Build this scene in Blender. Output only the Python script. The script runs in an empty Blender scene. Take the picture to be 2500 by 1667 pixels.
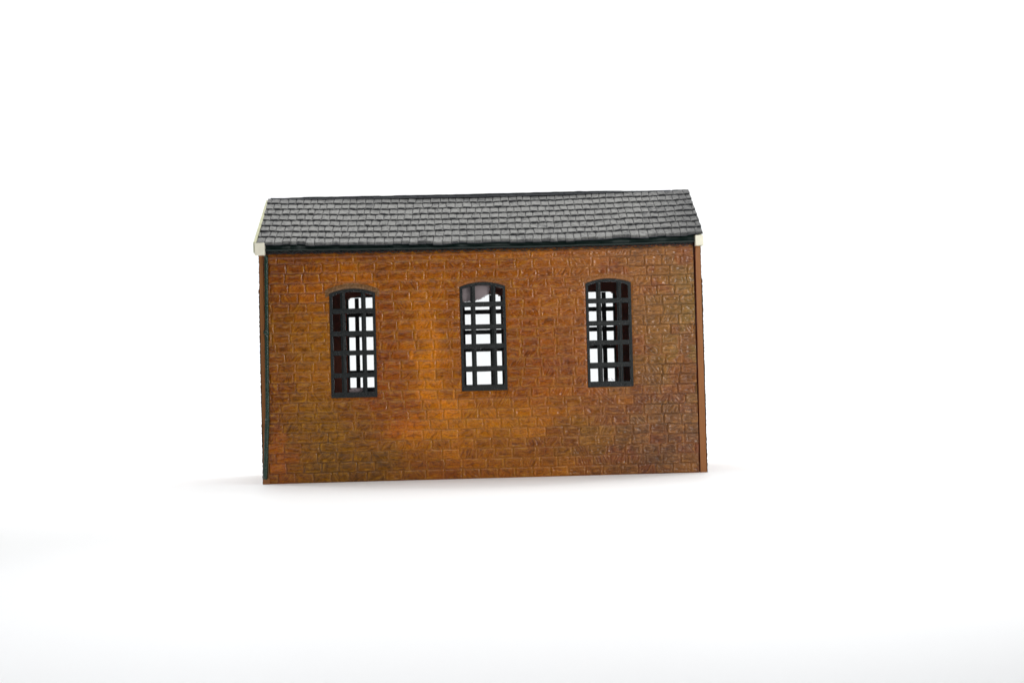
import bpy, bmesh, math, random
import numpy as np
from mathutils import Matrix, Vector

# ------------------------------------------------------------------ camera, light, exposure
S = 0.00012                      # one drawing unit (the building is 1085 of them, 13 cm) in metres
scn = bpy.context.scene
col = scn.collection

cam_d = bpy.data.cameras.new('camera')
cam = bpy.data.objects.new('camera', cam_d)
col.objects.link(cam)
cam_d.sensor_fit = 'HORIZONTAL'
cam_d.sensor_width = 36.0
cam_d.lens = 49.97
cam_d.clip_start = 0.01
cam_d.clip_end = 50.0
yaw, pitch, roll = 0.021506, 0.026247, 0.025818
fw = Vector((math.sin(yaw) * math.cos(pitch), math.cos(yaw) * math.cos(pitch), math.sin(pitch)))
rt = Vector((math.cos(yaw), -math.sin(yaw), 0))
dn = fw.cross(rt)
cr, sr = math.cos(roll), math.sin(roll)
r2 = cr * rt + sr * dn
d2 = -sr * rt + cr * dn
m3 = Matrix((r2, -d2, -fw)).transposed()
cam.matrix_world = Matrix.Translation(Vector((-2.8, -3478.8, 240.6)) * S) @ m3.to_4x4()
scn.camera = cam

w = bpy.data.worlds.new('World')
scn.world = w
w.use_nodes = True
w.node_tree.nodes['Background'].inputs[0].default_value = (0.92, 0.96, 1.0, 1)
w.node_tree.nodes['Background'].inputs[1].default_value = 0.15


def area(name, loc, target, sx, sy, radiance, color=(1, 1, 1)):
    d = bpy.data.lights.new(name, 'AREA')
    d.shape = 'RECTANGLE'
    d.size, d.size_y = sx * S, sy * S
    d.energy = radiance * math.pi * d.size * d.size_y
    d.color = color
    o = bpy.data.objects.new(name, d)
    col.objects.link(o)
    o.location = Vector(loc) * S
    o.rotation_euler = (Vector(target) - Vector(loc)).to_track_quat('-Z', 'Y').to_euler()
    return o


area('overhead_softbox', (100, 950, 2700), (100, 800, 0), 5200, 2900, 2.6, (1, .995, .985))
area('front_fill', (0, -1900, 2500), (0, -900, 0), 1100, 1300, 3.7, (1, .995, .985))  # added fill for the near floor and the wall front
sp = bpy.data.lights.new('foreground_fill_spot', 'SPOT')  # added lamp: its pool on the near floor leaves the corners dimmer
sp.energy = 1.0
sp.color = (.965, .975, 1)
sp.spot_size = 2 * math.radians(25)
sp.spot_blend = 1.0
sp.shadow_soft_size = 150 * S
spo = bpy.data.objects.new('foreground_fill_spot', sp)
col.objects.link(spo)
spo.location = Vector((-40, -1950, 2300)) * S
area('key_softbox', (1500, -1600, 820), (100, 0, 300), 260, 290, 68.0, (1, .985, .96))
area('backdrop_light_left', (-3900, 2500, 3400), (-1600, 6000, 1000), 5000, 1600, 7.0)
area('backdrop_light_right', (3900, 2500, 3400), (1600, 6000, 1000), 5000, 1600, 7.0)

vs = scn.view_settings
vs.view_transform = 'Standard'
vs.look = 'None'
vs.exposure = 0.0
vs.gamma = 1.0
vs.use_curve_mapping = False
scn.cycles.use_denoising = True
scn.cycles.denoising_prefilter = 'ACCURATE'
scn.cycles.denoising_input_passes = 'RGB_ALBEDO_NORMAL'
scn.cycles.use_adaptive_sampling = False
scn.cycles.max_bounces = 8
scn.cycles.transparent_max_bounces = 12

rng = np.random.default_rng(7)
random.seed(7)


# ------------------------------------------------------------------ helpers
def lin(c):
    c = np.asarray(c, float) / 255.0
    return np.where(c <= .04045, c / 12.92, ((c + .055) / 1.055) ** 2.4)


_lat = {}


def noise(x, y, seed=0):
    """smooth value noise, 0..1"""
    if seed not in _lat:
        _lat[seed] = np.random.default_rng(1000 + seed).random((256, 256))
    t = _lat[seed]
    xi, yi = np.floor(x).astype(int), np.floor(y).astype(int)
    fx, fy = x - xi, y - yi
    fx = fx * fx * (3 - 2 * fx)
    fy = fy * fy * (3 - 2 * fy)
    a, b = t[xi & 255, yi & 255], t[(xi + 1) & 255, yi & 255]
    c, d = t[xi & 255, (yi + 1) & 255], t[(xi + 1) & 255, (yi + 1) & 255]
    return (a * (1 - fx) + b * fx) * (1 - fy) + (c * (1 - fx) + d * fx) * fy


def fbm(x, y, seed=0, n=3):
    s, a, tot = 0, 1.0, 0
    for k in range(n):
        s = s + a * noise(x * 2 ** k, y * 2 ** k, seed + k)
        tot += a
        a *= .5
    return s / tot


def sstep(a, b, x):
    t = np.clip((x - a) / (b - a), 0, 1)
    return t * t * (3 - 2 * t)


def hashi(*k):
    h = np.zeros_like(np.asarray(k[0], dtype=np.int64))
    for q in k:
        h = (h * 1103515245 + np.asarray(q, dtype=np.int64) * 2654435761 + 12345) & 0x7fffffff
        h = h ^ (h >> 13)
    return ((h * 2246822519) & 0x7fffffff) / float(0x7fffffff)


class MB:
    """collects vertices, faces, material slots and paint colours for ONE mesh object"""

    def __init__(self):
        self.v, self.c, self.f, self.m, self.s = [], [], [], [], []
        self.n = 0

    def add(self, V, F, mat=0, C=None, smooth=False):
        V = np.asarray(V, float).reshape(-1, 3)
        C = np.tile((.5, .5, .5), (len(V), 1)) if C is None else np.asarray(C, float).reshape(-1, 3)
        if C.shape[0] == 1:
            C = np.tile(C, (len(V), 1))
        self.v.append(V)
        self.c.append(C)
        for q in F:
            self.f.append((np.asarray(q) + self.n))
            self.m.append(mat)
            self.s.append(smooth)
        self.n += len(V)

    def grid(self, P, C=None, keep=None, mat=0, flip=False, smooth=True):
        a, b = P.shape[:2]
        idx = np.arange(a * b).reshape(a, b)
        q = np.stack([idx[:-1, :-1], idx[1:, :-1], idx[1:, 1:], idx[:-1, 1:]], -1)
        if keep is not None:
            q = q[keep]
        q = q.reshape(-1, 4)
        if flip:
            q = q[:, ::-1]
        self.add(P, q, mat, C if C is None else C.reshape(-1, 3), smooth)

    def box(self, x0, x1, y0, y1, z0, z1, mat=0, C=None):
        V = [(x, y, z) for x in (x0, x1) for y in (y0, y1) for z in (z0, z1)]
        F = [(0, 1, 3, 2), (4, 6, 7, 5), (0, 4, 5, 1), (2, 3, 7, 6), (0, 2, 6, 4), (1, 5, 7, 3)]
        self.add(V, F, mat, C)

    def prism(self, pts, d0, d1, axis='y', mat=0, C=None):
        """polygon pts (a,b) extruded along an axis between d0 and d1"""
        n = len(pts)
        mk = {'y': lambda a, b, d: (a, d, b), 'x': lambda a, b, d: (d, a, b)}[axis]
        V = [mk(a, b, d0) for a, b in pts] + [mk(a, b, d1) for a, b in pts]
        F = [tuple(range(n)), tuple(range(2 * n - 1, n - 1, -1))]
        F += [(i, i + n, (i + 1) % n + n, (i + 1) % n) for i in range(n)]
        self.add(V, F, mat, C)

    def tube(self, pts, rad, seg=10, mat=0, C=None, cap=True):
        pts = [Vector(p) for p in pts]
        rad = rad if hasattr(rad, '__len__') else [rad] * len(pts)
        V, F = [], []
        for i, p in enumerate(pts):
            t = (pts[min(i + 1, len(pts) - 1)] - pts[max(i - 1, 0)]).normalized()
            a = t.cross(Vector((0, 1, .013))).normalized()
            b = t.cross(a)
            for k in range(seg):
                an = 2 * math.pi * k / seg
                V.append(p + (a * math.cos(an) + b * math.sin(an)) * rad[i])
        for i in range(len(pts) - 1):
            for k in range(seg):
                k2 = (k + 1) % seg
                F.append((i * seg + k, i * seg + k2, (i + 1) * seg + k2, (i + 1) * seg + k))
        if cap:
            F.append(tuple(range(seg - 1, -1, -1)))
            F.append(tuple((len(pts) - 1) * seg + k for k in range(seg)))
        self.add([tuple(q) for q in V], F, mat, C, True)

    def build(self, name, mats, parent=None, bevel=0, fix=False):
        me = bpy.data.meshes.new(name)
        V = np.concatenate(self.v)
        sizes = np.array([len(q) for q in self.f], dtype=np.int32)
        loops = np.concatenate(self.f).astype(np.int32)
        me.vertices.add(len(V))
        me.vertices.foreach_set('co', V.ravel().astype(np.float32))
        me.loops.add(len(loops))
        me.loops.foreach_set('vertex_index', loops)
        me.polygons.add(len(sizes))
        me.polygons.foreach_set('loop_start', np.concatenate([[0], np.cumsum(sizes)[:-1]]).astype(np.int32))
        me.polygons.foreach_set('material_index', np.array(self.m, dtype=np.int32))
        me.polygons.foreach_set('use_smooth', np.array(self.s, dtype=bool))
        me.update(calc_edges=True)
        at = me.attributes.new('paint', 'FLOAT_COLOR', 'POINT')
        C = np.concatenate(self.c)
        at.data.foreach_set('color', np.concatenate([C, np.ones((len(C), 1))], 1).ravel().astype(np.float32))
        if bevel or fix:
            bm = bmesh.new()
            bm.from_mesh(me)
            bmesh.ops.recalc_face_normals(bm, faces=bm.faces)
            if bevel:
                es = [e for e in bm.edges if len(e.link_faces) == 2 and e.calc_face_angle(0) > .5]
                bmesh.ops.bevel(bm, geom=es, offset=bevel, segments=2, affect='EDGES', profile=.5, clamp_overlap=True)
            bm.to_mesh(me)
            bm.free()
        me.validate()
        for m in (mats if isinstance(mats, (list, tuple)) else [mats]):
            me.materials.append(m)
        o = bpy.data.objects.new(name, me)
        col.objects.link(o)
        if parent:
            o.parent = parent
        return o


# ------------------------------------------------------------------ materials
def mat(name):
    m = bpy.data.materials.new(name)
    m.use_nodes = True
    nt = m.node_tree
    return m, nt, nt.nodes['Principled BSDF']


def N(nt, t, **kw):
    n = nt.nodes.new(t)
    for k, v in kw.items():
        if k in n.inputs:
            n.inputs[k].default_value = v
        else:
            setattr(n, k, v)
    return n


def painted(name, rough, spec, grain=.12, bump=.25, nscale=.25, color=None, rvar=.15, stretch=(1, 1, 1)):
    """paint colour (attribute or flat) with fine grain in colour, gloss and height"""
    m, nt, b = mat(name)
    L = nt.links.new
    tc = N(nt, 'ShaderNodeTexCoord')
    mp = N(nt, 'ShaderNodeMapping')
    mp.inputs['Scale'].default_value = stretch
    L(tc.outputs['Object'], mp.inputs['Vector'])
    n1 = N(nt, 'ShaderNodeTexNoise', Scale=nscale, Detail=4.0, Roughness=.65)
    L(mp.outputs[0], n1.inputs['Vector'])
    hsv = N(nt, 'ShaderNodeHueSaturation')
    if color is None:
        at = N(nt, 'ShaderNodeAttribute', attribute_name='paint')
        L(at.outputs['Color'], hsv.inputs['Color'])
    else:
        hsv.inputs['Color'].default_value = (*color, 1)
    mr = N(nt, 'ShaderNodeMapRange')
    mr.inputs['From Min'].default_value, mr.inputs['From Max'].default_value = .25, .75
    mr.inputs['To Min'].default_value, mr.inputs['To Max'].default_value = 1 - grain, 1 + grain
    L(n1.outputs[0], mr.inputs['Value'])
    L(mr.outputs[0], hsv.inputs['Value'])
    L(hsv.outputs[0], b.inputs['Base Color'])
    mr2 = N(nt, 'ShaderNodeMapRange')
    mr2.inputs['From Min'].default_value, mr2.inputs['From Max'].default_value = .3, .7
    mr2.inputs['To Min'].default_value, mr2.inputs['To Max'].default_value = rough - rvar, rough + rvar
    n2 = N(nt, 'ShaderNodeTexNoise', Scale=nscale * .4, Detail=2.0)
    L(tc.outputs['Object'], n2.inputs['Vector'])
    L(n2.outputs[0], mr2.inputs['Value'])
    L(mr2.outputs[0], b.inputs['Roughness'])
    b.inputs['Specular IOR Level'].default_value = spec
    if bump:
        bp = N(nt, 'ShaderNodeBump', Strength=bump, Distance=2.0 * S)
        L(n1.outputs[0], bp.inputs['Height'])
        L(bp.outputs[0], b.inputs['Normal'])
    return m


M_brick = painted('painted_brick', .19, .4, .30, .3, .28, rvar=.07)
M_inner = painted('bare_brown_plastic', .6, .15, .15, .2, .06, color=(.42, .115, .065))
M_strip = painted('layered_brown_plastic', .45, .45, .22, .5, .5, stretch=(3.0, 1, .04))
M_slate = painted('drybrushed_slate', .6, .3, .32, .6, .35)
M_slate_dark = painted('dark_slate_and_eave_shade', .6, .3, .2, .3, .2, color=(.022, .024, .028))
M_frame = painted('charcoal_green_frame', .36, .4, .35, .8, .4, color=tuple(lin((9, 16, 17))))
M_gutter = painted('dark_green_plastic', .42, .45, .25, .3, .2, color=tuple(lin((20, 36, 33))))
M_pipe = painted('green_pipe_paint', .28, .6, .3, .5, .35, color=tuple(lin((6, 46, 33))))
M_cream = painted('cream_board_paint', .5, .4, .06, .3, .15, color=tuple(lin((240, 236, 216))))
M_board = painted('toned_down_cream_board', .5, .35, .1, .3, .15, color=tuple(lin((172, 172, 138))))  # cream darkened in colour so the brightly lit boards do not blow out
M_strand = painted('stringy_plastic', .4, .5, .2, 0, .3, color=(.02, .017, .014))


def make_white():
    m, nt, b = mat('white_sweep')
    b.inputs['Base Color'].default_value = (.86, .865, .87, 1)
    b.inputs['Roughness'].default_value = .55
    b.inputs['Specular IOR Level'].default_value = .3
    return m


def make_glass():
    m, nt, b = mat('clear_glazing_with_overspray')
    L = nt.links.new
    out = nt.nodes['Material Output']
    tr = N(nt, 'ShaderNodeBsdfTransparent')
    tr.inputs[0].default_value = (.95, .96, .96, 1)
    gl = N(nt, 'ShaderNodeBsdfGlossy')
    gl.inputs['Roughness'].default_value = .08
    fr = N(nt, 'ShaderNodeFresnel', IOR=1.35)
    mx = N(nt, 'ShaderNodeMixShader')
    L(fr.outputs[0], mx.inputs[0])
    L(tr.outputs[0], mx.inputs[1])
    L(gl.outputs[0], mx.inputs[2])
    b.inputs['Base Color'].default_value = (*lin((138, 126, 128)), 1)
    b.inputs['Roughness'].default_value = .8
    at = N(nt, 'ShaderNodeAttribute', attribute_name='paint')
    tc = N(nt, 'ShaderNodeTexCoord')
    ns = N(nt, 'ShaderNodeTexNoise', Scale=.5, Detail=3.0)
    L(tc.outputs['Object'], ns.inputs['Vector'])
    ma = N(nt, 'ShaderNodeMath', operation='MULTIPLY_ADD')
    L(ns.outputs[0], ma.inputs[0])
    ma.inputs[1].default_value = .9
    ma.inputs[2].default_value = -.45
    ad = N(nt, 'ShaderNodeMath', operation='ADD')
    L(ma.outputs[0], ad.inputs[0])
    L(at.outputs['Fac'], ad.inputs[1])
    mr = N(nt, 'ShaderNodeMapRange')
    mr.inputs['From Min'].default_value, mr.inputs['From Max'].default_value = .45, .6
    L(ad.outputs[0], mr.inputs['Value'])
    mx2 = N(nt, 'ShaderNodeMixShader')
    L(mr.outputs[0], mx2.inputs[0])
    L(mx.outputs[0], mx2.inputs[1])
    L(b.outputs[0], mx2.inputs[2])
    L(mx2.outputs[0], out.inputs[0])
    return m


M_white = make_white()
M_glass = make_glass()

# ------------------------------------------------------------------ setting: white paper sweep
prof = [(-6500, 0), (3800, 0)]
prof += [(3800 + 2200 * math.sin(a), 2200 * (1 - math.cos(a))) for a in np.linspace(0, math.pi / 2, 25)[1:]]
prof += [(6000, 7000)]
xs = (-20000, 20000)
P = np.array([[(x * S, y * S, z * S) for x in xs] for y, z in prof])
gm = MB()
gm.grid(P, None, None, 0, flip=True)
ground = gm.build('ground', M_white)
ground['kind'] = 'structure'
ground['label'] = 'seamless white studio ground curving up into the backdrop'

# ------------------------------------------------------------------ the model building
root = bpy.data.objects.new('brick_building', None)
col.objects.link(root)
root.scale = (S, S, S)
root['label'] = 'small painted model of a brick building with grey slate roof and three tall windows'
root['category'] = 'model building'

HW, HT, DEP = 542.5, 558.0, 412.0        # half width, wall height, depth
COURSE, BRICK = 24.3, 43.0

# windows: centre x, sill z, of the front openings; the back ones sit regularly
FRONT = [(-315.8, 204.8), (2.6, 213.4), (311.3, 214.6)]
BACK = [(-314.0, 214.0), (3.0, 214.0), (311.0, 214.0)]
WA, WH, RISE = 56.0, 266.0, 11.0          # half width, height, rise of the arched head


def head(x):
    return WH - RISE * (x / WA) ** 2


# paint on the front wall, as washes over the whole wall (columns x, rows z)
PX = np.array([-520, -390, -260, -130, -65, 0, 130, 260, 390, 520.])
PZ = np.array([0, 65, 130, 220, 300, 390, 480, 560.])
PAINT = np.array([
    [(140, 78, 32), (128, 80, 30), (122, 74, 30), (140, 76, 28), (140, 74, 30), (146, 80, 32), (160, 94, 30), (138, 82, 38), (122, 78, 46), (138, 88, 46)],
    [(134, 72, 28), (122, 78, 32), (128, 80, 32), (146, 84, 26), (150, 84, 24), (156, 92, 22), (138, 78, 34), (130, 84, 38), (106, 70, 50), (112, 72, 52)],
    [(118, 62, 32), (130, 84, 28), (140, 78, 34), (170, 100, 18), (176, 108, 14), (168, 104, 20), (156, 94, 28), (140, 88, 38), (118, 80, 54), (124, 82, 54)],
    [(128, 68, 32), (140, 88, 30), (136, 68, 32), (188, 112, 10), (160, 92, 22), (146, 82, 28), (150, 82, 26), (142, 80, 36), (130, 84, 48), (130, 90, 52)],
    [(128, 70, 32), (146, 90, 30), (132, 66, 34), (176, 102, 12), (152, 84, 24), (138, 76, 32), (140, 74, 30), (144, 80, 34), (132, 88, 46), (124, 90, 48)],
    [(130, 74, 34), (144, 86, 32), (132, 70, 32), (166, 94, 16), (146, 80, 26), (138, 78, 34), (148, 82, 32), (150, 86, 36), (138, 90, 48), (128, 94, 52)],
    [(128, 68, 28), (156, 88, 24), (158, 90, 24), (150, 82, 28), (154, 86, 26), (150, 84, 32), (146, 80, 34), (156, 94, 44), (140, 90, 50), (130, 94, 54)],
    [(122, 64, 28), (130, 70, 28), (132, 72, 32), (138, 76, 34), (140, 78, 36), (142, 80, 38), (150, 86, 46), (150, 90, 54), (144, 92, 58), (138, 94, 62)]], float)
GAIN = np.array([1.02, .96, .07])
# separate dabs of paint: x, z, half-widths, colour, strength
DABS = [(-125, 270, 34, 105, (212, 126, 2), .85), (-30, 300, 60, 120, (134, 74, 32), .4), (60, 420, 90, 50, (130, 68, 34), .5), (230, 330, 50, 110, (132, 72, 34), .4), (-250, 430, 60, 40, (136, 62, 34), .6), (-20, 520, 120, 26, (128, 62, 32), .5), (240, 480, 70, 40, (134, 68, 38), .4), (-480, 530, 60, 26, (116, 58, 30), .5), (-140, 385, 42, 70, (180, 106, 8), .55), (-100, 205, 62, 34, (200, 118, 4), .7),
        (-150, 480, 70, 30, (168, 94, 14), .45), (-205, 128, 52, 24, (200, 104, 8), .65), (-400, 250, 70, 40, (158, 92, 22), .45), (-60, 122, 105, 62, (184, 110, 6), .65), (150, 140, 60, 26, (172, 98, 14), .45),
        (-195, 178, 62, 40, (132, 62, 36), .65), (-225, 320, 50, 90, (140, 70, 36), .5), (-420, 142, 105, 42, (130, 84, 28), .5),
        (-380, 85, 95, 44, (124, 78, 28), .45), (-500, 60, 26, 66, (160, 84, 18), .65), (-522, 205, 18, 190, (122, 60, 32), .55),
        (310, 48, 85, 30, (114, 70, 46), .65), (415, 100, 95, 42, (124, 78, 48), .5), (250, 132, 75, 30, (126, 90, 42), .5),
        (200, 22, 64, 20, (168, 100, 14), .55), (110, 205, 40, 36, (138, 66, 32), .5), (60, 150, 60, 22, (182, 104, 8), .45),
        (30, 78, 70, 26, (128, 70, 34), .45), (-440, 470, 60, 26, (164, 88, 14), .5), (-380, 330, 60, 70, (150, 92, 28), .45),
        (160, 265, 50, 40, (134, 66, 34), .4), (330, 180, 40, 18, (168, 98, 20), .45), (-300, 500, 90, 30, (168, 92, 16), .4),
        (450, 420, 60, 110, (136, 94, 58), .45), (120, 390, 60, 60, (148, 76, 22), .45)]


def wash(u, v):
    pl = lin(PAINT)
    a = np.clip(np.interp(u, PX, np.arange(len(PX))), 0, len(PX) - 1.001)
    b = np.clip(np.interp(v, PZ, np.arange(len(PZ))), 0, len(PZ) - 1.001)
    i, j = a.astype(int), b.astype(int)
    fa, fb = (a - i)[..., None], (b - j)[..., None]
    fa, fb = fa * fa * (3 - 2 * fa), fb * fb * (3 - 2 * fb)
    c = ((pl[j, i] * (1 - fa) + pl[j, i + 1] * fa) * (1 - fb) + (pl[j + 1, i] * (1 - fa) + pl[j + 1, i + 1] * fa) * fb)
    mean = lin((143, 84, 32))
    c = np.clip(mean + (c - mean) * 1.15, .004, 1)
    for x, z, rx, rz, cc, k in DABS:
        q = k * np.exp(-(((u - x) / rx) ** 2 + ((v - z) / rz) ** 2) ** 2.0)[..., None]
        c = c * (1 - q) + q * lin(cc)
    return c


def brick_field(u, v, seed=0, relief=2.6, plain=None):
    """height and paint of moulded brickwork at wall coordinates u (along) and v (up)"""
    uu = u + 2.2 * (noise(u * .09, v * .09, 11 + seed) - .5)
    vv = v + 2.2 * (noise(u * .07, v * .11, 12 + seed) - .5)
    row = np.floor(vv / COURSE).astype(int)
    fv = vv - row * COURSE
    du = np.zeros_like(u)
    bid = np.zeros(u.shape, dtype=np.int64)
    bc = np.zeros_like(u)
    bl = np.zeros_like(u)
    for r in range(row.min(), row.max() + 1):
        rr = random.Random(991 * (r + 50) + seed)
        x = -720.0 + (r % 2) * BRICK * .5 - 1.6 * r
        e = [x]
        while x < 720:
            x += BRICK + rr.uniform(-1, 1) + (14.5 if rr.random() < .05 else 0)
            e.append(x)
        e = np.array(e)
        mk = row == r
        k = np.clip(np.searchsorted(e, uu[mk]) - 1, 0, len(e) - 2)
        bid[mk] = k + 1000 * (r + 20)
        bc[mk] = .5 * (e[k] + e[k + 1])
        bl[mk] = .5 * (e[k + 1] - e[k])
    du = uu - bc
    dv = fv - COURSE * .5
    g, rad = .8, 3.2
    qx = np.abs(du) - (bl - g - rad)
    qy = np.abs(dv) - (COURSE * .5 - g - rad)
    sd = np.minimum(np.maximum(qx, qy), 0) + np.hypot(np.maximum(qx, 0), np.maximum(qy, 0)) - rad
    inside = sstep(.6, -1.3, sd)
    fill = sstep(.38, .66, fbm(u * .018, v * .02, 170 + seed, 2)) * (1 - .5 * sstep(150, 420, u))
    inside = inside + (1 - inside) * .65 * fill
    lip = np.exp(-((sd + 3.2) / 2.0) ** 2)
    h1, h2, h3 = hashi(bid, 3 + seed), hashi(bid, 5 + seed), hashi(bid, 9 + seed)
    # tooled strokes: mostly along the brick, some slanting
    ang = np.where(h1 < .74, (h2 - .5) * .35, np.where(h1 < .88, .75 + .5 * h2, -.7 - .5 * h2))
    ca, sa = np.cos(ang), np.sin(ang)
    su, sv = du * ca + dv * sa, -du * sa + dv * ca
    st = noise(su * .055 + h3 * 99, sv * .33 + h2 * 77, 21 + seed)
    st = np.abs(st - .5) * 2
    curl = fbm(u * .16 + h3 * 50, v * .2, 31 + seed, 2)
    ends = sstep(bl * .45, bl * .95, np.abs(du))
    st = st * (1 - .55 * ends) + ends * .55 * np.abs(curl - .5) * 4
    reg = .5 + .75 * sstep(-200, 450, u)          # the mouldings are crisper towards the right-hand end
    hgt = inside * (relief * (.55 + .4 * reg) * (.72 + .3 * (h3 - .5)) + lip * .8 + (1.9 * st + 1.9 * (curl - .5)) * reg)
    return hgt, sd, inside, lip, st, bid, bc, row, h2, h3


def brick_paint(u, v, sd, inside, lip, st, bc, row, h2, h3, seed=0):
    wu = u + 95 * (fbm(u * .012, v * .012, 41 + seed) - .5)
    wv = v + 80 * (fbm(u * .012, v * .012, 45 + seed) - .5)
    snap = .62 * (noise(u * .02, v * .02, 49 + seed) > .38)
    wu = wu * (1 - snap) + (bc + 55 * (h2 - .5)) * snap
    wv = wv * (1 - snap) + ((row + .5) * COURSE + 45 * (h3 - .5)) * snap
    c = wash(wu, wv)
    c = c * (1 + .22 * (h3 - .5) + .28 * (fbm(u * .05, v * .09, 51 + seed) - .5))[..., None]
    # rusty and purplish mottling, stronger high up and towards the right
    mo = sstep(.50, .66, fbm(wu * .016, wv * .022, 180 + seed, 3)) * (.25 + .4 * sstep(-50, 250, u) + .3 * sstep(380, 520, v)) * .75
    mo = np.clip(mo, 0, .6)[..., None]
    c = c * (1 - mo) + mo * lin((122, 60, 40)) * (.8 + .4 * h2[..., None])
    # where the dark wash sank into the joints, and where a pale pinkish one did instead
    pale = sstep(-330, -190, u) * sstep(470, 250, u) * (.35 + .9 * noise(u * .015, v * .015, 61 + seed))
    pale = np.clip(pale + .8 * sstep(.62, .75, noise(u * .01, v * .013, 64 + seed)), 0, 1) * .7
    jn = 1 - inside
    pk = lin((172, 114, 78)) * np.array([1, 1, 1])
    dk = c * .66
    c = c * (1 - jn[..., None]) + jn[..., None] * (pk * pale[..., None] + dk * (1 - pale[..., None]))
    # dry-brushed edges and strokes, mostly glints painted into the colour
    rub_glint = np.clip(lip * inside * (noise(u * .12, v * .12, 66 + seed) - .35) * .7 + inside * sstep(.5, .9, st) * .3, 0, .55)
    c = c * (1 - rub_glint[..., None]) + rub_glint[..., None] * lin((186, 132, 84))
    crease = inside * sstep(.25, .0, st) * .45
    c = c * (1 - crease[..., None])
    gain = np.stack([np.full_like(u, GAIN[0]), np.full_like(u, GAIN[1]), GAIN[2] + .55 * sstep(60, 400, u)], -1)
    return c * gain


def long_wall(name, step, y_out, sign, wins, x0, x1, seed):
    """front (sign -1: faces -Y) or back wall with its openings"""
    nu, nv = int((x1 - x0) / step) + 1, int(HT / step) + 1
    u, v = np.meshgrid(np.linspace(x0, x1, nu), np.linspace(0, HT, nv), indexing='ij')
    h, sd, ins, lip, st, bid, bc, row, h2, h3 = brick_field(u, v, seed)
    c = brick_paint(u, v, sd, ins, lip, st, bc, row, h2, h3, seed)
    keep = np.ones((nu - 1, nv - 1), bool)
    um, vm = .5 * (u[:-1, :-1] + u[1:, 1:]), .5 * (v[:-1, :-1] + v[1:, 1:])
    for k, (wx, wz) in enumerate(wins):
        lx, lz = u - wx, v - wz
        band = sstep(1, -1, np.abs(lx) - 66) * sstep(-1, 1, lz - (head(np.clip(lx, -66, 66)) - 6)) * \
            sstep(1, -1, lz - (head(np.clip(lx, -66, 66)) + 13))
        stip = fbm(u * .35, v * .35, 71 + k, 2)
        h = h * (1 - band) + band * (2.2 + 2.2 * (stip - .4))
        lc = [lin((112, 84, 60)), lin((136, 86, 48)), lin((138, 92, 56))][k] * (1, .97, .75)
        tone = (.9, .55, .6)[k]
        c = c * (1 - tone * band[..., None]) + tone * band[..., None] * lc * (.45 + 1.1 * stip[..., None])
        # smooth surround close to the frame
        near = sstep(5, 1, np.maximum(np.abs(lx) - WA, np.maximum(-lz, lz - head(np.clip(lx, -WA, WA)))))
        h = h * (1 - near) + near * 1.2
        mx_, mz_ = um - wx, vm - wz
        keep &= ~((np.abs(mx_) < WA - 3) & (mz_ > 3) & (mz_ < head(mx_) - 3))
    cap = sstep(HT - 11, HT - 8, v)
    h = h * (1 - cap) + cap * (3.4 + .8 * noise(u * .1, v * .3, 81))
    c = c * (1 - .2 * cap[..., None])
    base = sstep(4, 1.5, v)
    h = h * (1 - base) + base * .2
    P = np.stack([u, y_out + sign * h, v], -1)
    b = MB()
    b.grid(P, c, keep, 0, flip=(sign > 0))
    # the plain inner skin, with its openings
    ya, yb = sorted((y_out - sign * 2.0, y_out - sign * 13.0))
    xsx = [x0] + [q for wx, _ in wins for q in (wx - WA + 2, wx + WA - 2)] + [x1]
    for i in range(0, len(xsx), 2):
        b.box(xsx[i], xsx[i + 1], ya, yb, .6, HT + 8, 1)
    for wx, wz in wins:
        b.box(wx - WA + 2, wx + WA - 2, ya, yb, .6, wz + 2, 1)
        n = 14
        ar = [(wx + t, wz + head(t) - 2) for t in np.linspace(-WA + 2, WA - 2, n)]
        b.prism(ar + [(wx + WA - 2, HT + 8), (wx - WA + 2, HT + 8)], ya, yb, 'y', 1)
    return b.build(name, [M_brick, M_inner], root)


wall_front = long_wall('wall', 1.5, 0.0, -1, FRONT, -530.5, 522.5, 0)
wall_front['label'] = 'long front wall of moulded bricks washed in orange, rust and olive brown'
wall_back = long_wall('wall', 5.0, DEP, 1, BACK, -530.5, 522.5, 300)

RUN, EAVE_Y = 226.0, -20.0
RIDGE_Y = EAVE_Y + RUN
Z_EAVE, Z_RIDGE = 586.0, 723.5


def roof_z(y):
    t = 1 - abs(y - RIDGE_Y) / RUN
    return Z_EAVE + (Z_RIDGE - Z_EAVE) * t


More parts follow.
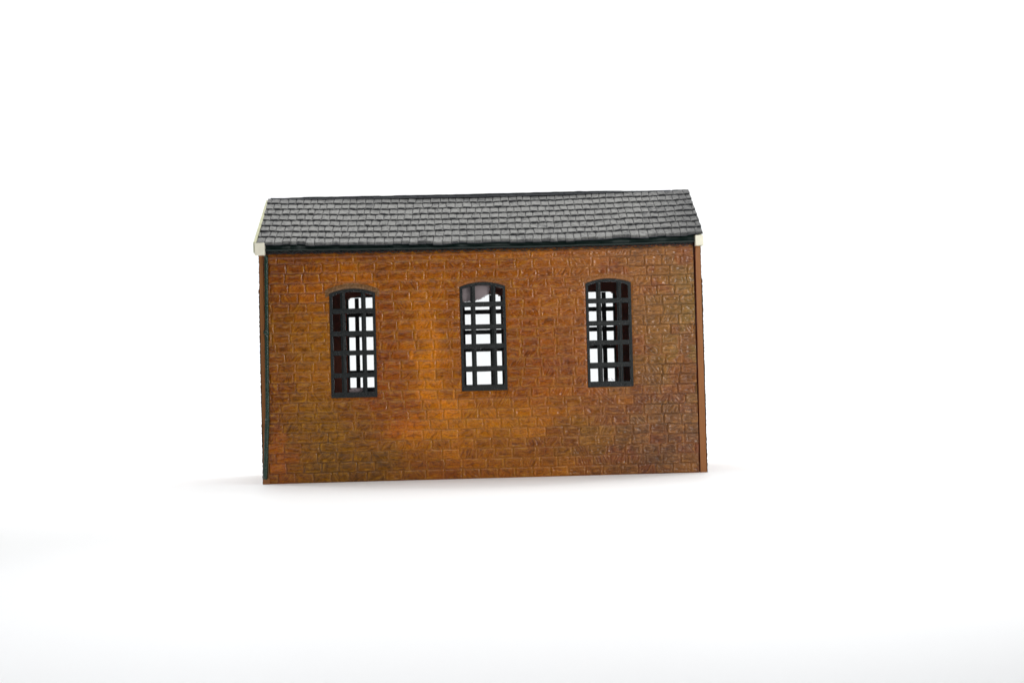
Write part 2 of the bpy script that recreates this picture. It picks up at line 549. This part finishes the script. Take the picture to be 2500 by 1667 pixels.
def end_wall(sign, seed):
    """gable wall; its plain front edge shows beside the long wall"""
    step = 3.0
    y0, y1 = -1.0, DEP + 1.0
    zt = Z_RIDGE - 8
    ny, nz = int((y1 - y0) / step), int(zt / step)
    yy, zz = np.meshgrid(np.linspace(y0, y1, ny), np.linspace(0, zt, nz), indexing='ij')
    h, sd, ins, lip, st, bid, bc, row, h2, h3 = brick_field(yy, zz, seed, 1.0)
    h = h * .8
    c = brick_paint(sign * 480 + .1 * yy, zz, sd, ins, lip, st, bc * 0 + sign * 480, row, h2, h3, seed)
    ym, zm = .5 * (yy[:-1, :-1] + yy[1:, 1:]), .5 * (zz[:-1, :-1] + zz[1:, 1:])
    keep = zm < np.vectorize(roof_z)(ym) - 7
    xo = sign * (HW - 1.8) + sign * sstep(478, 470, zz) * 1.6
    P = np.stack([xo + sign * h, yy, zz], -1)
    b = MB()
    b.grid(P, c, keep, 0, flip=(sign < 0))
    xin_b, xin_t = (-531.5, -531.5) if sign < 0 else (525.5, 529.0)
    # plain core: front edge strip, inner face
    poly = [(y0, 0), (y1, 0), (y1, roof_z(y1) - 8), (RIDGE_Y, roof_z(RIDGE_Y) - 8), (y0, roof_z(y0) - 30)]
    xout = sign * (HW - 1.6)
    def xi(z):
        return xin_b + (xin_t - xin_b) * z / 560
    n = len(poly)
    tint = lin((148, 94, 50)) * (1, .96, .75)
    V = [(xi(z), y, z) for y, z in poly] + [(xout, y, z) for y, z in poly]
    F = [tuple(range(n)), tuple(range(2 * n - 1, n - 1, -1))]
    F += [(i, i + n, (i + 1) % n + n, (i + 1) % n) for i in range(n)]
    b.add(V, F[:1], 2)
    b.add(V, F[1:], 1, tint)
    if sign < 0:   # plain foot block under the end of the downpipe
        b.box(-541.5, -526, -7, -1.1, 0, 14, 1, tint * .95)
        b.box(-531.4, -526.5, -3.5, -1.1, 14, 150, 1, tint * .6)
    return b.build('wall', [M_brick, M_strip, M_inner], root)


end_wall(-1, 500)
end_wall(1, 600)

# ------------------------------------------------------------------ windows
COLS = [(-56.0, -49.0), (-30.0, -18.0), (21.0, 32.0), (49.0, 56.0)]     # stiles and mullions
ROWS = [(0, 13.5), (48.5, 60.5), (103, 115), (150.5, 162.5), (205.5, 217.5)]    # bottom rail and transoms


def make_window(patches, flat=False):
    fr = MB()
    # surround: bottom rail, stiles and arched head as one ring
    n = 15
    out = [(-WA, 0)] + [(WA, 0)] + [(t, head(t)) for t in np.linspace(WA, -WA, n)]
    inn = [(-WA + 7, 13.5)] + [(WA - 7, 13.5)] + [(t, (WH - 7.5 - 1.5 * (t / WA) ** 4 - (3 * (abs(t) > WA - 7.5)) if flat else head(t) - 7.5)) for t in np.linspace(WA - 7, -WA + 7, n)]
    if flat:
        out = [(x, z if z < 100 else max(z, WH - 4)) for x, z in out]
    k = len(out)
    V = [(x, -2.6, z) for x, z in out] + [(x, -2.6, z) for x, z in inn] + \
        [(x, 9.0, z) for x, z in out] + [(x, 9.0, z) for x, z in inn]
    F = []
    for i in range(k):
        j = (i + 1) % k
        F += [(i, j, j + k, i + k), (i + 2 * k, i + 3 * k, j + 3 * k, j + 2 * k),
              (i, i + 2 * k, j + 2 * k, j), (i + k, j + k, j + 3 * k, i + 3 * k)]
    fr.add(V, F)
    frame = fr.build('window', M_frame, root, bevel=.9)
    bars = MB()
    for a, b in COLS[1:3]:
        m = .5 * (a + b)
        top = head(m) - 6.5
        pr = [(a, -.6), (a + 2.6, -.9), (m - 1.6, -2.6), (m + 1.6, -2.6), (b - 2.6, -.9), (b, -.6), (b, 8.0), (a, 8.0)]
        nn = len(pr)
        V = [(x, y, 12.5) for x, y in pr] + [(x, y, top) for x, y in pr]
        F = [tuple(range(nn)), tuple(range(2 * nn - 1, nn - 1, -1))] + \
            [(i, (i + 1) % nn, (i + 1) % nn + nn, i + nn) for i in range(nn)]
        bars.add(V, F)
    for a, b in ROWS[1:]:
        bars.box(-WA + 6.2, WA - 6.2, -2.9, 8.4, a, b)
    gb = bars.build('glazing_bars', M_frame, frame, bevel=.8)
    # clear sheet behind the bars; greyish overspray where `patches` says
    st = 2.0
    x, z = np.meshgrid(np.arange(-WA + 4, WA - 3.9, st), np.arange(8, WH - 4, st), indexing='ij')
    zz = np.minimum(z, head(x) - 5)
    mist = np.zeros_like(x)
    for (px, pz, rx, rz, s) in patches:
        mist = np.maximum(mist, s * sstep(1.25, .75, np.hypot((x - px) / rx, (z - pz) / rz)))
    pm = MB()
    pm.grid(np.stack([x, np.full_like(x, 9.6), zz], -1), np.stack([mist] * 3, -1), None, 0, flip=False)
    pane = pm.build('glass_pane', M_glass, frame)
    return frame, gb, pane


PATCH = [[(4, 17, 20, 7, .62), (44, 13, 9, 5, .45), (-36, 11, 6, 4, .4)],
         [(-42, 252, 62, 34, 1.0)],
         [(8, 15, 28, 8, .45), (30, 250, 22, 4, .3), (40, 20, 8, 12, .3)]]
WLAB = ['dark arched window sunk a little lower than the others', 'dark arched window with a grey film across its top panes',
        'dark arched window nearest the right end of the wall']
for (wx, wz), pt, lb in zip(FRONT, PATCH, WLAB):
    fr, gb, pane = make_window(pt)
    fr.location = (wx, 0, wz)
    fr['label'] = lb
fr0, gb0, pane0 = make_window([], True)
for i, (wx, wz) in enumerate(BACK):
    if i == 0:
        f_ = fr0
    else:
        f_ = fr0.copy()
        col.objects.link(f_)
        for ch in (gb0, pane0):
            c_ = ch.copy()
            col.objects.link(c_)
            c_.parent = f_
    f_.location = (wx, DEP, wz)
    f_.rotation_euler = (0, 0, math.pi)
    f_['label'] = 'window in the far wall, seen through the front ones'


# ------------------------------------------------------------------ roof
SX0, SX1 = -543.0, 546.0
ROWN = 8


def slate_sheet(name, front, su, ss, seed, sag):
    L = math.hypot(RUN, Z_RIDGE - Z_EAVE)
    nu, ns = int((SX1 - SX0) / su) + 1, int(L / ss) + 1
    u, s = np.meshgrid(np.linspace(SX0, SX1, nu), np.linspace(0, L, ns), indexing='ij')
    RL = L / ROWN
    s2 = s + 2.6 * (noise(u * .06, s * .03, 101 + seed) - .5) + 3.0 * (noise(u * .012, s * .05, 102 + seed) - .5)
    s2 = np.clip(s2, 0, L - .01)
    # slates are cut row by row
    row0 = np.clip(np.floor(s2 / RL).astype(int), 0, ROWN - 1)
    bid = np.zeros(u.shape, np.int64)
    e0, e1 = np.zeros_like(u), np.zeros_like(u)
    lean = (noise(u * .05, s * .05, 103 + seed) - .5) * 3.0
    for r in range(ROWN):
        rr = random.Random(77 * r + seed)
        x = SX0 - 12 + (r % 2) * 10 + rr.uniform(-3, 3)
        e = [x]
        while x < SX1 + 30:
            x += rr.choice((16.5, 18.5, 19.5, 20.5, 21.5, 24)) + rr.uniform(-1, 1)
            e.append(x)
        e = np.array(e)
        mk = row0 == r
        k = np.clip(np.searchsorted(e, (u + lean)[mk]) - 1, 0, len(e) - 2)
        bid[mk] = k + 500 * r
        e0[mk], e1[mk] = e[k], e[k + 1]
    h1, h2, h3 = hashi(bid, 1 + seed), hashi(bid, 2 + seed), hashi(bid, 3 + seed)
    t = (s2 - row0 * RL) + 2.2 * (h1 - .5)           # distance down this slate
    du = np.minimum(u + lean - e0, e1 - u - lean)
    side = sstep(.1, 1.7, du)
    bot = sstep(RL - .6, RL - 3.2, t + 2.2 * sstep(5, 0, du))
    top = sstep(-.5, 2.0, t)
    body = side * bot
    hgt = 1.0 + body * (1.6 + 3.5 * t / RL + 1.3 * (h2 - .5)) + body * 1.5 * (fbm(u * .12, s * .12, 110 + seed, 2) - .5)
    hgt += body * (u - .5 * (e0 + e1)) * .09 * (h3 - .5)
    # dry-brushed pale grey catching the raised faces, dark plastic between and towards the ends
    reg = sstep(1.25, .6, np.abs((u + 40) / 545) ** 1.5) * (.35 + .65 * sstep(0, 60, s)) * (.62 + .5 * fbm(u * .008, s * .02, 120 + seed))
    reg = reg * (1 - .3 * sstep(330, 540, u))
    low = np.where(row0 == ROWN - 1, -7.0, 0.0)
    br = side * sstep(RL - 1.2 - low, RL - 6.5 + 4 * (h3 - .5) - low, t) * (.9 + .25 * sstep(9, 1, t)) * (.55 + .45 * bot)
    br = br + side * .3 * np.exp(-((du - 2.0) / 1.2) ** 2) * sstep(RL, RL - 4, t)
    br = br * np.clip(.25 + 1.5 * fbm(u * .14, s * .11, 123 + seed, 3) - .25 * (h3 > .86), 0, 1.2)
    k = np.clip(.38 + 1.0 * reg, .25, 1.2) * br
    pale, dark = lin((114, 114, 112)), lin((34, 35, 39))
    c = dark + (pale - dark) * np.clip(k, 0, 1.1)[..., None]
    # sheet geometry
    tt = s / L
    yy = RIDGE_Y - RUN * tt if front else RIDGE_Y + RUN * tt
    un = np.clip(np.abs(u / 544), 0, 1)
    zz = Z_RIDGE + (Z_EAVE - Z_RIDGE) * tt - sag * (1 - un ** 2.2) + (1.6 * (noise(u * .011, s * .01, 130 + seed) - .5))
    ang = math.atan2(Z_RIDGE - Z_EAVE, RUN)
    hgt = hgt - 4.0
    ny, nz = (-math.sin(ang), math.cos(ang)) if front else (math.sin(ang), math.cos(ang))
    # ragged lower edge
    rag = sstep(L - 22, L, s) * (6.5 * (hashi(bid, 8 + seed) - .5) + 9 * (noise(u * .02, s * 0, 133 + seed) - .5))
    dy, dz = (-math.cos(ang), -math.sin(ang)) if front else (math.cos(ang), -math.sin(ang))
    uu = u + (SX0 * 0 - 2.5 * (1 - tt)) * (u < -500)
    Pm = np.stack([uu, yy + ny * hgt + dy * rag, zz + nz * hgt + dz * rag], -1)
    b = MB()
    b.grid(Pm, c, None, 0, flip=not front)
    # underside and edges: the sheet is a few units thick
    und = Pm.copy()
    base = np.stack([uu, yy + ny * -5.4 + dy * rag, zz + nz * -5.4 + dz * rag], -1)
    und[:] = base
    stp = 6
    b.grid(und[::stp, ::stp], np.tile(lin((40, 42, 46)), (und[::stp, ::stp].shape[0], und[::stp, ::stp].shape[1], 1)), None, 0, flip=front)
    for A, B in ((Pm[:, -1], base[:, -1]), (Pm[:, 0], base[:, 0]), (Pm[0], base[0]), (Pm[-1], base[-1])):
        g = np.stack([A, B], 1)
        b.grid(g, np.tile(lin((58, 60, 64)), (g.shape[0], 2, 1)), None, 0, smooth=False)
    return b.build(name, M_slate, root)


roof = slate_sheet('roof', True, 1.5, 1.35, 0, 9.0)
roof['label'] = 'front roof slope of grey slates, darker towards its right end'
slate_sheet('roof', False, 4.0, 4.0, 40, 3.5)
# ridge edge of the far slope standing a little above the near one
rb = MB()
xr = np.linspace(-540, 500, 120)
zt = Z_RIDGE - 3.2 * (1 - np.abs(xr / 544) ** 2.2) + 3.0 - 4.4 * sstep(250, 480, xr) - 2.5 * sstep(-420, -540, xr) + .9 * (hashi((xr / 17).astype(int), 4) - .5)
Pf = np.stack([np.stack([xr, np.full_like(xr, RIDGE_Y + .5), zt - 14], -1), np.stack([xr, np.full_like(xr, RIDGE_Y + .5), zt], -1),
               np.stack([xr, np.full_like(xr, RIDGE_Y + 7), zt - 1], -1), np.stack([xr, np.full_like(xr, RIDGE_Y + 7), zt - 14], -1)], 1)
rb.grid(Pf, None, None, 0, smooth=False)
rb.build('ridge_strip', M_slate_dark, roof, fix=True)

# bargeboards with their boxed feet
def barge(sign):
    b = MB()
    if sign < 0:
        xa, xb = -551.0, -544.0
        fx0, fx1 = -548.0, -524.0
        z0, z1 = 556.5, 586.0
        lift = 2.5
    else:
        xa, xb = 536.0, 543.0
        fx0, fx1 = 526.5, 546.0
        z0, z1 = 555.0, 579.5
        lift = -6.0
    dr = (Z_RIDGE - Z_EAVE) / RUN
    for yA, yB in ((EAVE_Y - 1, RIDGE_Y), (2 * RIDGE_Y - EAVE_Y + 1, RIDGE_Y)):
        zA, zB = Z_EAVE + lift - 1, Z_RIDGE + lift - 7
        b.prism([(yA, zA), (yB, zB), (yB, zB - 26), (yA, zA - 26)], xa, xb, 'x')
    o = b.build('bargeboard', M_board, root, bevel=.8)
    for y0, y1 in ((-23, -3), (DEP + 3, DEP + 20)):
        f = MB()
        f.box(fx0, fx1, y0, y1, z0, z1)
        f.build('foot_block', M_cream, o, bevel=.9)
    return o


barge(-1)
barge(1)

# gutter along the eaves, with the sagging strands of plastic below it
g = MB()
xg = np.linspace(-523.0, 525.0, 150)
sagz = -5.0 * (1 - np.abs(xg / 525) ** 2) - 2.2 * sstep(-200, 400, xg) + 1.2 * (noise(xg * .02, xg * 0, 140) - .5)
pf = [(2, 590), (-7.5, 588), (-9.0, 576), (-11.0, 571.6), (-13.6, 570.6), (-14.4, 568.6), (-13.2, 567.0), (-10, 566.6), (2, 567)]
Pg = np.stack([np.stack([xg, np.full_like(xg, y), z + sagz], -1) for y, z in pf], 1)
g.grid(Pg, None, None, 0)
for k in (0, -1):
    g.add(Pg[k], [tuple(range(len(pf)))])
g.build('gutter', M_gutter, root, fix=True)

sd_ = MB()
xx = np.linspace(-521, 522, 900)
ph = np.cumsum(np.full_like(xx, xx[1] - xx[0]) * (2 * math.pi / 27.5) * (.75 + .5 * noise(xx * .03, xx * 0, 150)))
gz = np.interp(xx, xg, sagz)
wob = .55 + .6 * noise(xx * .05, xx * 0, 152)
for off, yy_ in ((0, -8.0), (2.1, -6.0)):
    zz_ = 563.2 + gz + np.clip(np.cos(ph + off) * 4.6 * wob, -4.6, 3.2)
    sd_.tube([(x, yy_, z) for x, z in zip(xx, zz_)], .95, 6)
strand = sd_.build('eaves_netting', M_strand, root)

# soffit closing the wall head, coloured dark for the shade under the eaves
so = MB()
so.box(-530, 524, -2.4, 12, HT + 2.5, HT + 7.5)
so.box(-530, 524, 3, 12, HT + 7.6, HT + 30)
so.build('soffit', M_slate_dark, root)

# downpipe at the left-hand corner
dp = MB()
def seg(a, b, r0, r1, n=26, seed=0):
    ts = np.linspace(0, 1, n)
    pts = [(a[0] + (b[0] - a[0]) * t + .5 * (noise(np.array([t * 14.]), np.array([seed + .5]), 160)[0] - .5), a[1] + (b[1] - a[1]) * t, a[2] + (b[2] - a[2]) * t) for t in ts]
    dp.tube(pts, [r0 + (r1 - r0) * t + .35 * (noise(np.array([t * 19.]), np.array([seed + 3.5]), 161)[0] - .5) for t in ts], 14)
seg((-522.6, -6.5, 556), (-524.6, -6.5, 368), 4.7, 4.7, 26, 1)
seg((-524.9, -6.9, 367), (-527.6, -6.9, 150), 4.9, 5.0, 26, 2)
seg((-527.9, -7.6, 158), (-535.6, -8.0, 12.5), 5.6, 5.5, 22, 3)
dp.tube([(-524.4, -6.6, 374), (-524.7, -6.6, 362)], 5.6, 14)
dp.tube([(-527.4, -7.2, 160), (-527.8, -7.4, 152)], 6.0, 14)
dpo = dp.build('downpipe', M_pipe, root)
cl = MB()
cl.box(-533.0, -528.5, -7, -1.5, 366, 374)
cl.build('pipe_clip', M_pipe, dpo, bevel=.8)
